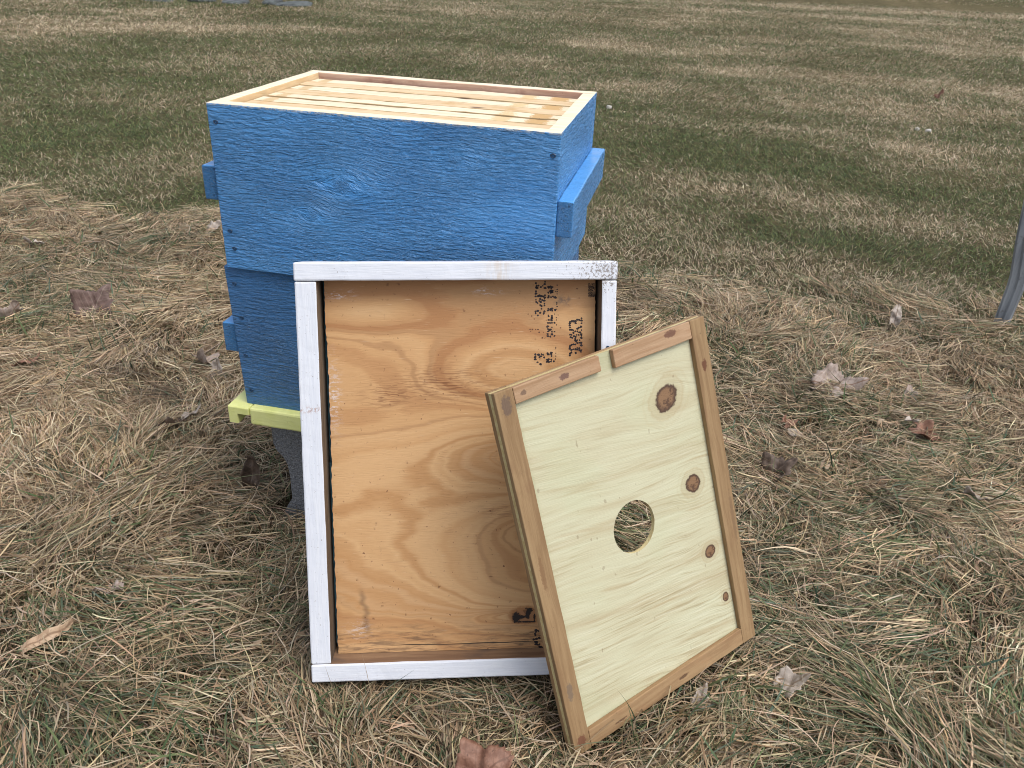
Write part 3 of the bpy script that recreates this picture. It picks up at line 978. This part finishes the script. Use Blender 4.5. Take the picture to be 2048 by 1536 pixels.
# ------------------------------------------------------------------ outer cover leaning on the hive, its inside towards us
lid = empty("outer_cover", mat=LID_M, label="white rimmed hive lid leaning on the blue boxes, orange plywood inside showing", cat="hive lid")


def rim(name, lo, hi, inner, mats, cuts):
    bm = board_bm(lo, hi, .0022, cuts, .0006)
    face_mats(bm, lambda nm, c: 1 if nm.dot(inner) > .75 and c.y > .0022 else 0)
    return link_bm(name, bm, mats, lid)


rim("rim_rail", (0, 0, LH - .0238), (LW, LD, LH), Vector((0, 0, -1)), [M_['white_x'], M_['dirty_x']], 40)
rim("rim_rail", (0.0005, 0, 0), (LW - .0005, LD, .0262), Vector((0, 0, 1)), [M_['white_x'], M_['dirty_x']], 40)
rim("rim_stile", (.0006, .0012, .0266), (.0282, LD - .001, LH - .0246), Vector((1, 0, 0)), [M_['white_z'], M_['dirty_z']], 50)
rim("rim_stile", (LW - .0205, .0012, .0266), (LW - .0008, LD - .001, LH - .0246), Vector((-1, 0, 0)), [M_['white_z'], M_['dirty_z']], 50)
# plywood liner with a slightly splintered edge
bm = bmesh.new()
nz = 120
lx, rx, zb_, zt_, yf, yk = .0335, LW - .0243, .0268, LH - .0242, .0300, .0375
rowsv = []
for j in range(nz + 1):
    zz = zb_ + (zt_ - zb_) * j / nz
    jl = (float(vnoise(np.array([zz * 260]), np.array([1.0]), 3)[0]) - .5) * .0016 + (.0012 if .30 < zz < .47 else 0)
    jr = (float(vnoise(np.array([zz * 300]), np.array([5.0]), 4)[0]) - .5) * .0014
    rowsv.append([bm.verts.new((lx + jl, yf, zz)), bm.verts.new((rx + jr, yf, zz)), bm.verts.new((rx + jr, yk, zz)), bm.verts.new((lx + jl, yk, zz))])
for a, b in zip(rowsv, rowsv[1:]):
    for i in range(4): bm.faces.new((a[i], a[(i + 1) % 4], b[(i + 1) % 4], b[i]))
bm.faces.new(rowsv[0][::-1]); bm.faces.new(rowsv[-1])
bmesh.ops.recalc_face_normals(bm, faces=bm.faces)
link_bm("plywood_liner", bm, M_['ply'], lid)
link_bm("top_sheet", board_bm((.001, LD + .0003, .001), (LW - .001, LD + .0055, LH - .001), .001), M_['teal'], lid)
link_bm("edge_batten", board_bm((.0288, .046, .035), (.0345, .0565, .30), .0006), M_['teal'], lid)
nb = bmesh.new()
for (px, pz, r_) in ((.4045, .462, .0022),):
    c0 = [nb.verts.new((px + r_ * math.cos(a), .0004, pz + r_ * .8 * math.sin(a))) for a in [6.283 * i / 10 for i in range(10)]]
    c1 = [nb.verts.new((v.co.x, .004, v.co.z)) for v in c0]
    nb.faces.new(c0)
    for i in range(10): nb.faces.new((c0[i], c1[i], c1[(i + 1) % 10], c0[(i + 1) % 10]))
link_bm("nail_head", nb, M_['screw'], lid)

DOTS = [(311.9, 544.9), (324.1, 546.6), (323.7, 543.6), (321.1, 541.5), (318.5, 539.7), (315.4, 541.5), (312.8, 541.5), (312.4, 539.3), (313.7, 538.5), (324.1, 538.4), (312.0, 534.2), (312.0, 531.1), (311.5, 527.3), (315.0, 527.7), (316.8, 528.5), (319.4, 527.6), (321.6, 527.2), (324.2, 528.9), (324.2, 525.9), (323.3, 524.6), (312.0, 522.9), (317.7, 523.8), (320.7, 522.4), (323.3, 521.6), (316.4, 521.2), (318.5, 519.9), (312.4, 519.9), (314.2, 518.6), (323.4, 517.7), (323.4, 515.1), (317.7, 516.0), (319.4, 514.7), (319.4, 510.7), (323.4, 507.2), (322.5, 504.6), (311.6, 507.3), (314.7, 508.2), (311.6, 504.7), (314.7, 502.1), (317.7, 505.5), (311.3, 449.4), (315.7, 449.0), (319.7, 449.8), (321.9, 448.9), (319.2, 446.7), (317.0, 445.8), (311.3, 445.9), (311.3, 442.8), (323.2, 445.3), (314.4, 438.8), (318.4, 436.1), (328.9, 539.7), (331.5, 540.5), (334.1, 539.7), (332.4, 538.4), (328.9, 538.8), (332.4, 535.4), (331.1, 534.1), (334.2, 534.5), (328.5, 532.4), (332.0, 532.3), (333.7, 532.8), (328.6, 525.9), (329.0, 527.6), (332.0, 526.3), (334.7, 527.1), (337.7, 525.8), (328.6, 510.7), (328.2, 508.5), (331.3, 510.7), (333.9, 511.1), (333.9, 508.5), (331.3, 509.4), (337.8, 509.3), (328.7, 502.0), (329.1, 500.7), (333.5, 501.5), (333.5, 499.3), (329.1, 495.9), (333.5, 498.0), (333.5, 495.4), (331.3, 495.8), (328.3, 491.9), (330.9, 491.9), (333.5, 491.9), (337.1, 491.9), (327.9, 487.1), (328.3, 483.6), (333.6, 485.8), (331.4, 482.7), (328.8, 480.6), (333.6, 480.1), (327.9, 477.0), (333.6, 476.6), (328.4, 474.0), (331.5, 473.5), (337.2, 474.3), (328.1, 449.7), (332.9, 451.4), (332.9, 449.2), (333.4, 447.0), (328.0, 451.0), (329.4, 449.3), (327.2, 442.2), (329.4, 442.6), (333.0, 442.1), (327.2, 439.5), (329.9, 439.1), (332.5, 439.5), (328.5, 440.8), (336.5, 439.9), (358.1, 493.0), (360.3, 493.9), (362.5, 494.3), (365.2, 493.8), (365.6, 491.2), (367.8, 496.0), (370.4, 495.6), (373.5, 497.7), (373.5, 494.7), (373.6, 491.2), (357.7, 490.8), (357.8, 488.2), (358.2, 485.6), (369.7, 485.0), (367.9, 483.7), (372.8, 486.3), (358.2, 482.5), (360.4, 482.3), (362.7, 481.6), (365.3, 480.3), (368.0, 480.2), (362.7, 478.5), (373.7, 481.9), (370.6, 478.9), (372.4, 478.9), (358.3, 475.9), (360.1, 475.5), (363.6, 473.7), (359.2, 472.4), (361.0, 471.5), (365.8, 472.8), (367.1, 475.4), (369.8, 475.4), (373.3, 476.2), (373.8, 474.5), (373.4, 471.4), (365.4, 470.1), (365.4, 468.4), (368.1, 468.3), (371.2, 468.3), (366.3, 467.0), (368.1, 464.4), (370.8, 464.8), (373.4, 464.8), (373.5, 461.2), (365.5, 462.6), (362.9, 462.6), (360.2, 461.8), (358.4, 460.9), (358.0, 459.2), (358.0, 456.9), (360.3, 455.2), (362.9, 456.0), (365.6, 456.0), (368.2, 457.7), (368.2, 455.5), (370.9, 457.3), (373.6, 454.6), (370.9, 454.6), (360.3, 451.6), (358.5, 450.3), (358.1, 447.6), (366.1, 451.1), (373.1, 452.4)]
SMALL = [(340.2, 542.2), (340.3, 536.6), (338.1, 533.6), (340.3, 533.6), (340.3, 530.6), (339.9, 519.3), (340.0, 517.1), (340.4, 513.7), (340.0, 510.2), (337.0, 503.7), (339.6, 498.8), (339.7, 495.8), (339.7, 489.2), (337.1, 480.0), (339.0, 458.9), (339.0, 457.1), (339.1, 450.9), (339.1, 446.9), (338.7, 443.0)]
FAINT = [(304.2, 483.4), (307.3, 483.4), (311.7, 483.3), (314.3, 483.3), (315.6, 483.3), (305.1, 480.5), (316.5, 479.3), (322.2, 479.3), (306.4, 501.3), (301.6, 503.9), (309.9, 497.3), (320.9, 471.8)]
LOWD = [(313.3, 53.4), (316.6, 51.9), (313.3, 50.6), (312.0, 47.8), (312.4, 45.8), (310.1, 39.2), (314.0, 40.1), (317.9, 41.4), (312.7, 35.3), (314.7, 34.6), (313.4, 31.8), (316.0, 31.0), (318.6, 31.6), (318.0, 28.2), (319.9, 27.4), (321.9, 26.7)]


def ink_blots(pts, r0, name, mat):
    bm = bmesh.new()
    for (px, pz) in pts:
        if pz > LH * 1000 - 25: continue
        n = 9
        ph = random.uniform(0, 6)
        r = r0 * random.uniform(.8, 1.25)
        asp = random.uniform(.8, 1.35)
        ring = [bm.verts.new((px / 1000 + r * asp * math.cos(a) * (1 + .18 * math.sin(2 * a + ph) + random.uniform(-.1, .1)), yf - .00015,
                              pz / 1000 + r * math.sin(a) * (1 + .2 * math.cos(3 * a + ph)))) for a in [6.2832 * i / n for i in range(n)]]
        back = [bm.verts.new((v.co.x, yf + .0002, v.co.z)) for v in ring]
        bm.faces.new(ring[::-1])
        for i in range(n): bm.faces.new((ring[i], ring[(i + 1) % n], back[(i + 1) % n], back[i]))
    bmesh.ops.recalc_face_normals(bm, faces=bm.faces)
    return link_bm(name, bm, mat, lid)


ink_blots(DOTS, .0014, "ink_stamp", M_['ink'])
ink_blots(SMALL, .0008, "ink_stamp", M_['ink'])
ink_blots(FAINT, .0008, "ink_stamp", M_['faint_ink'])
ink_blots(LOWD, .0016, "ink_stamp", M_['ink'])
bars = [(382.8 + random.uniform(-.3, .3) + k * .95, 526.5 + j * 1.55 + random.uniform(-.25, .25)) for j in range(12) for k in range(9) if random.random() < .9]
ink_blots(bars, .00062, "ink_stamp", M_['ink'])

# ------------------------------------------------------------------ inner cover leaning on the outer cover
inn = empty("inner_cover", mat=INN_M, label="pale plywood hive inner cover with a round hole, propped on the lid", cat="inner cover")
py0, py1 = .0078, .0138


def rail(lo, hi, mat, cuts=30, bev=.0011):
    return link_bm("rail", board_bm(lo, hi, bev, cuts, .0005), mat, inn)


for (ya, yb) in ((0, py0 - .0001), (py1 + .0001, ID)):
    rail((0, ya, 0), (.0262, yb, IH), M_['rail_z'], 44)
    rail((.3242, ya, 0), (IW, yb, IH), M_['rail_z'], 44)
    rail((.0266, ya, .0003), (.3239, yb, .0252), M_['rail_x'])
    if ya == 0:
        rail((.0268, ya, IH - .0212), (.1608, yb, IH - .0004), M_['rail_top'])
        rail((.1842, ya, IH - .0245), (.3238, yb, IH - .0004), M_['rail_top'])
    else:
        rail((.0268, ya, IH - .0245), (.3238, yb, IH - .0004), M_['rail_x'])
hx, hz, hr = .1708, .2553, .0362
angs = [2 * math.pi * i / 64 for i in range(64)]
px0, px1, pz0, pz1 = .0004, IW - .0004, .0004, IH - .0008
angs += [math.atan2(zc - hz, xc - hx) % (2 * math.pi) for xc in (px0, px1) for zc in (pz0, pz1)]
angs = sorted(angs)
bm = bmesh.new()
loops = []
for y_ in (py0, py1):
    inn_, out_ = [], []
    for a in angs:
        c_, s_ = math.cos(a), math.sin(a)
        t_ = min(((px1 - hx) / c_ if c_ > 1e-9 else 1e9), ((px0 - hx) / c_ if c_ < -1e-9 else 1e9), ((pz1 - hz) / s_ if s_ > 1e-9 else 1e9), ((pz0 - hz) / s_ if s_ < -1e-9 else 1e9))
        rj = hr * (1 + random.uniform(-.006, .006))
        inn_.append(bm.verts.new((hx + rj * c_, y_, hz + rj * s_))); out_.append(bm.verts.new((hx + t_ * c_, y_, hz + t_ * s_)))
    loops.append((inn_, out_))
n = len(angs)
for i in range(n):
    j = (i + 1) % n
    (fi, fo), (bi, bo) = loops
    bm.faces.new((fi[i], fi[j], fo[j], fo[i])); bm.faces.new((bi[i], bo[i], bo[j], bi[j]))
    f = bm.faces.new((fi[i], bi[i], bi[j], fi[j])); f.material_index = 1
    f = bm.faces.new((fo[i], fo[j], bo[j], bo[i])); f.material_index = 1
bmesh.ops.recalc_face_normals(bm, faces=bm.faces)
link_bm("plywood_panel", bm, [M_['pale'], M_['ply_edge']], inn)

# ------------------------------------------------------------------ bent steel leg at the right edge
path = [Vector((1.626, 1.42, -.04)), Vector((1.630, 1.42, .03)), Vector((1.634, 1.42, .125)), Vector((1.632, 1.42, .165)), Vector((1.616, 1.42, .267)), Vector((1.602, 1.42, .386)), Vector((1.53, 1.43, 1.05))]
prof = [(-.026, .012), (-.026, -.004), (-.020, -.013), (-.003, -.016), (.004, -.012), (.020, -.016), (.026, -.008), (.027, .012), (.022, .012), (.021, -.003), (.003, -.008), (-.003, -.011), (-.018, -.008), (-.021, .000), (-.021, .012)]
bm = bmesh.new()
secs = []
for i, p in enumerate(path):
    t = (path[min(i + 1, len(path) - 1)] - path[max(i - 1, 0)]).normalized()
    fw = Vector((-.35, -.93, 0)); fw = (fw - t * fw.dot(t)).normalized()
    sd_ = t.cross(fw).normalized() * -1
    secs.append([bm.verts.new(p + sd_ * a * (.86 if i > 1 else .80) + fw * -b) for a, b in prof])
for a, b in zip(secs, secs[1:]):
    for i in range(len(prof)): bm.faces.new((a[i], a[(i + 1) % len(prof)], b[(i + 1) % len(prof)], b[i]))
bm.faces.new(secs[0]); bm.faces.new(secs[-1][::-1])
bmesh.ops.recalc_face_normals(bm, faces=bm.faces)
leg = link_bm("metal_post", bm, M_['steel'])
tag(leg, "grey bent metal post stuck in the lawn at the right edge", "metal post")

# ------------------------------------------------------------------ fallen leaves
LEAFM = {
    'grey': leaf_mat("leaf_grey_brown", (.24, .185, .15), (.37, .30, .26), (.18, .09, .05)),
    'purple': leaf_mat("leaf_purple_brown", (.10, .062, .05), (.17, .11, .095), (.26, .20, .16)),
    'rust': leaf_mat("leaf_rust_brown", (.15, .068, .042), (.25, .13, .085), (.11, .05, .03)),
    'dark': leaf_mat("leaf_dark_brown", (.055, .036, .025), (.11, .075, .055), (.16, .11, .08)),
    'pale': leaf_mat("leaf_bleached", (.29, .24, .20), (.45, .39, .34), (.18, .12, .08)),
    'tan': leaf_mat("leaf_tan", (.34, .225, .14), (.46, .33, .22), (.20, .12, .07)),
}


def leaf(x, y, size_, kind, label, yaw=0, tilt=0, roll=0, lobes=5, curl=.5, narrow=.75, up=.028, seed=0):
    rnd = random.Random(seed)
    size = size_ * .88
    bm = bmesh.new()
    nr, na = 8, 64
    ctr = bm.verts.new((0, 0, 0))
    rings = []
    ph = rnd.uniform(0, 6)
    jag = [rnd.uniform(-.07, .07) for _ in range(na)]
    for k in range(1, nr + 1):
        ring = []
        for i in range(na):
            a = 2 * math.pi * i / na
            out = 1 + ((.13 + .05 * math.sin(a + ph)) * math.cos(lobes * a + .4 * math.sin(a + ph)) + .09 * math.cos(lobes * 2 * a + 1) + .07 * math.sin(7 * a + ph) + jag[i] if lobes else jag[i] * .8)
            if abs(a - math.pi) < .45: out *= .72
            r = k / nr * (out if k > nr * .45 else 1 + (out - 1) * k / nr)
            px, py_ = r * math.cos(a) * .5, r * math.sin(a) * .5 * narrow
            zz = curl * (py_ * py_ * 1.5 - abs(py_) * .12 + .35 * px * abs(px)) + .07 * math.sin(px * 9 + ph) * math.cos(py_ * 8 + ph * 2) + .035 * math.sin(px * 21 + ph * 3) * math.sin(py_ * 19 + ph) + (.05 * math.sin(a * (lobes + 1) + ph) + .16 * max(0, math.sin(a + ph * 1.7)) ** 3) * r * r
            ring.append(bm.verts.new((px * size, py_ * size, zz * size)))
        rings.append(ring)
    for i in range(na): bm.faces.new((ctr, rings[0][i], rings[0][(i + 1) % na]))
    for a, b in zip(rings, rings[1:]):
        for i in range(na): bm.faces.new((a[i], b[i], b[(i + 1) % na], a[(i + 1) % na]))
    o = link_bm("fallen_leaf", bm, LEAFM[kind], smooth=True)
    sm = o.modifiers.new("thickness", 'SOLIDIFY'); sm.thickness = .0006
    o.location = (x, y, float(terrain(x, y)) + up - .015)
    o.rotation_euler = (R_(roll), R_(tilt), R_(yaw))
    return tag(o, label, "leaf", "dead leaves scattered on the grass")


leaf(1.078, .827, .135, 'grey', "largest grey curled leaf lying right of the inner cover", 10, 10, 20, 4, .45, .75, .048, 1)
leaf(1.130, .760, .055, 'tan', "small tan leaf tucked against the largest grey leaf", -30, 25, 15, 3, 1.0, .6, .035, 2)
leaf(-.829, .675, .125, 'purple', "big purple brown leaf standing in straw left of the hive", 75, -35, 30, 4, .7, .9, .055, 3)
leaf(1.259, .641, .085, 'rust', "rusty curled leaf with a bleached edge, far right in the straw", -20, 30, 18, 3, 1.3, .6, .045, 4)
leaf(1.235, .675, .045, 'pale', "bleached scrap overlapping the rusty curled leaf", 40, 20, -20, 0, .8, .6, .055, 5)
leaf(1.314, .424, .072, 'pale', "bleached curled leaf at the lower right edge of the straw", -15, 12, -20, 3, .8, .65, .045, 6)
leaf(.931, .424, .085, 'dark', "almost black leaf beside the right stile of the inner cover", 20, -35, 20, 4, .8, .9, .045, 7)
leaf(.972, .658, .06, 'rust', "reddish curled leaf just left of the largest grey leaf", 60, 25, 30, 3, 1.4, .5, .045, 8)
leaf(.985, .625, .04, 'pale', "small pale scrap under the reddish curled leaf", 0, 10, 20, 0, .6, .7, .04, 9)
leaf(-1.012, .565, .11, 'grey', "grey and brown leaf cut by the left edge of the picture", 20, -30, -35, 4, .9, .85, .05, 10)
leaf(-.894, 1.388, .085, 'pale', "whitish peaked leaf by the upper cleat left of the hive", 10, -25, 30, 3, .9, .7, .045, 11)
leaf(-.34, .449, .065, 'pale', "pale pointed leaf upright near the lower left cleat", 95, -65, 0, 3, .7, .55, .05, 12)
leaf(-.405, .505, .075, 'grey', "greyish crumpled leaf just below the lower left cleat", -20, 18, -25, 4, 1.2, .8, .05, 13)
leaf(-.801, .383, .085, 'rust', "flat rusty leaf half buried in straw at far left", 0, -8, -18, 0, .4, .6, .04, 14)
leaf(.527, -.440, .092, 'rust', "reddish notched leaf at the bottom edge before the lid", 40, -22, 8, 4, .35, .9, .075, 15)
leaf(.690, -.372, .075, 'tan', "tan leaf under the bottom corner of the inner cover", -40, -20, 20, 3, .6, .7, .03, 16)
leaf(.79, -.232, .045, 'pale', "small bleached leaf below the inner cover's bottom rail", 80, -30, 0, 3, .7, .55, .045, 17)
leaf(.912, -.168, .06, 'pale', "torn whitish leaf in the straw at lower right", 10, -20, 10, 4, .8, .7, .05, 18)
leaf(-.054, .079, 0.105, 'dark', "long brown rolled leaf upright beside the concrete block", 90, -62, 10, 0, 3.6, .34, .06, 19)
leaf(-.306, .203, .075, 'dark', "dark leaf lying left of the yellow board", 25, -10, -20, 3, .9, .6, .04, 20)
leaf(-.275, .235, .06, 'pale', "narrow pale leaf on the dark leaf left of the yellow board", 25, -12, -10, 0, .8, .4, .055, 21)
leaf(1.31, 1.309, .085, 'pale', "narrow pale green grey leaf upright near the metal post", 80, -62, 0, 0, .6, .38, .05, 22)
leaf(1.27, .859, .055, 'grey', "small grey leaf right of the largest grey leaf", 95, -40, 10, 3, .9, .6, .045, 23)
leaf(-.157, -.372, .125, 'tan', "long bleached stalk like leaf at lower left", 52, -5, 20, 0, 1.2, .13, .045, 24)
leaf(-1.324, 1.057, .075, 'pale', "white torn scrap of leaf on the upper left straw", 10, 5, -12, 3, .6, .4, .06, 25)
leaf(-.659, .712, .075, 'tan', "thin tan leaf lying right of the big purple leaf", 20, -12, -10, 0, 1.0, .4, .045, 26)
leaf(-.126, -.245, .05, 'grey', "tiny grey leaf among combed strands at lower left", 0, -10, -20, 3, .9, .6, .045, 27)
leaf(2.442, 6.079, .085, 'rust', "lone brown leaf standing out on the far lawn", 20, -45, 0, 3, .8, .7, .05, 28)

# ------------------------------------------------------------------ stones
def stone(x, y, sx, sy, sz, mat, name, label, cat, group, seed):
    bm = bmesh.new()
    bmesh.ops.create_icosphere(bm, subdivisions=3, radius=1)
    rnd = random.Random(seed)
    ox, oy = rnd.uniform(0, 90), rnd.uniform(0, 90)
    for v in bm.verts:
        c = v.co
        k = 1 + .5 * (float(fbm(np.array([c.x * 1.6 + ox]), np.array([c.y * 1.6 + c.z + oy]), 3, 3)[0]) - .5)
        v.co = Vector((c.x * sx * k, c.y * sy * k, max(-.5, min(.62, c.z)) * sz * 1.4 * k))
    o = link_bm(name, bm, mat)
    o.location = (x, y, float(terrain(x, y)) + sz * .25)
    o.rotation_euler = (rnd.uniform(-.1, .1), rnd.uniform(-.1, .1), rnd.uniform(0, 3))
    return tag(o, label, cat, group)


rocks = [(-6.55, 9.75, .22, .16, .032, "low flat grey stone, leftmost of the row at the top"), (-6.1, 10.05, .26, .18, .036, "flat grey stone next to the leftmost stone of the row"),
         (-5.62, 10.12, .24, .17, .034, "flat mossy stone in the middle of the far row"), (-5.2, 10.35, .2, .15, .05, "pale taller stone right of the middle of the far row"),
         (-4.85, 10.25, .28, .18, .036, "bluish flat stone, rightmost of the row at the top")]
for i, (x, y, a, b, c, lb) in enumerate(rocks):
    stone(x, y, a, b, c, M_['stone'], "flat_stone", lb, "stone", "flat stones in a row on the far lawn", i + 40)
stone(2.023, 4.681, .020, .015, .012, M_['pebble'], "white_pebble", "white pebble on the lawn, left one of a close pair", "pebble", "white pebbles on the lawn", 60)
stone(2.085, 4.655, .026, .016, .013, M_['pebble'], "white_pebble", "white pebble on the lawn, right one of a close pair", "pebble", "white pebbles on the lawn", 61)
stone(.099, 4.547, .020, .017, .018, M_['pebble'], "white_pebble", "white pebble just right of the hive's top corner", "pebble", "white pebbles on the lawn", 62)
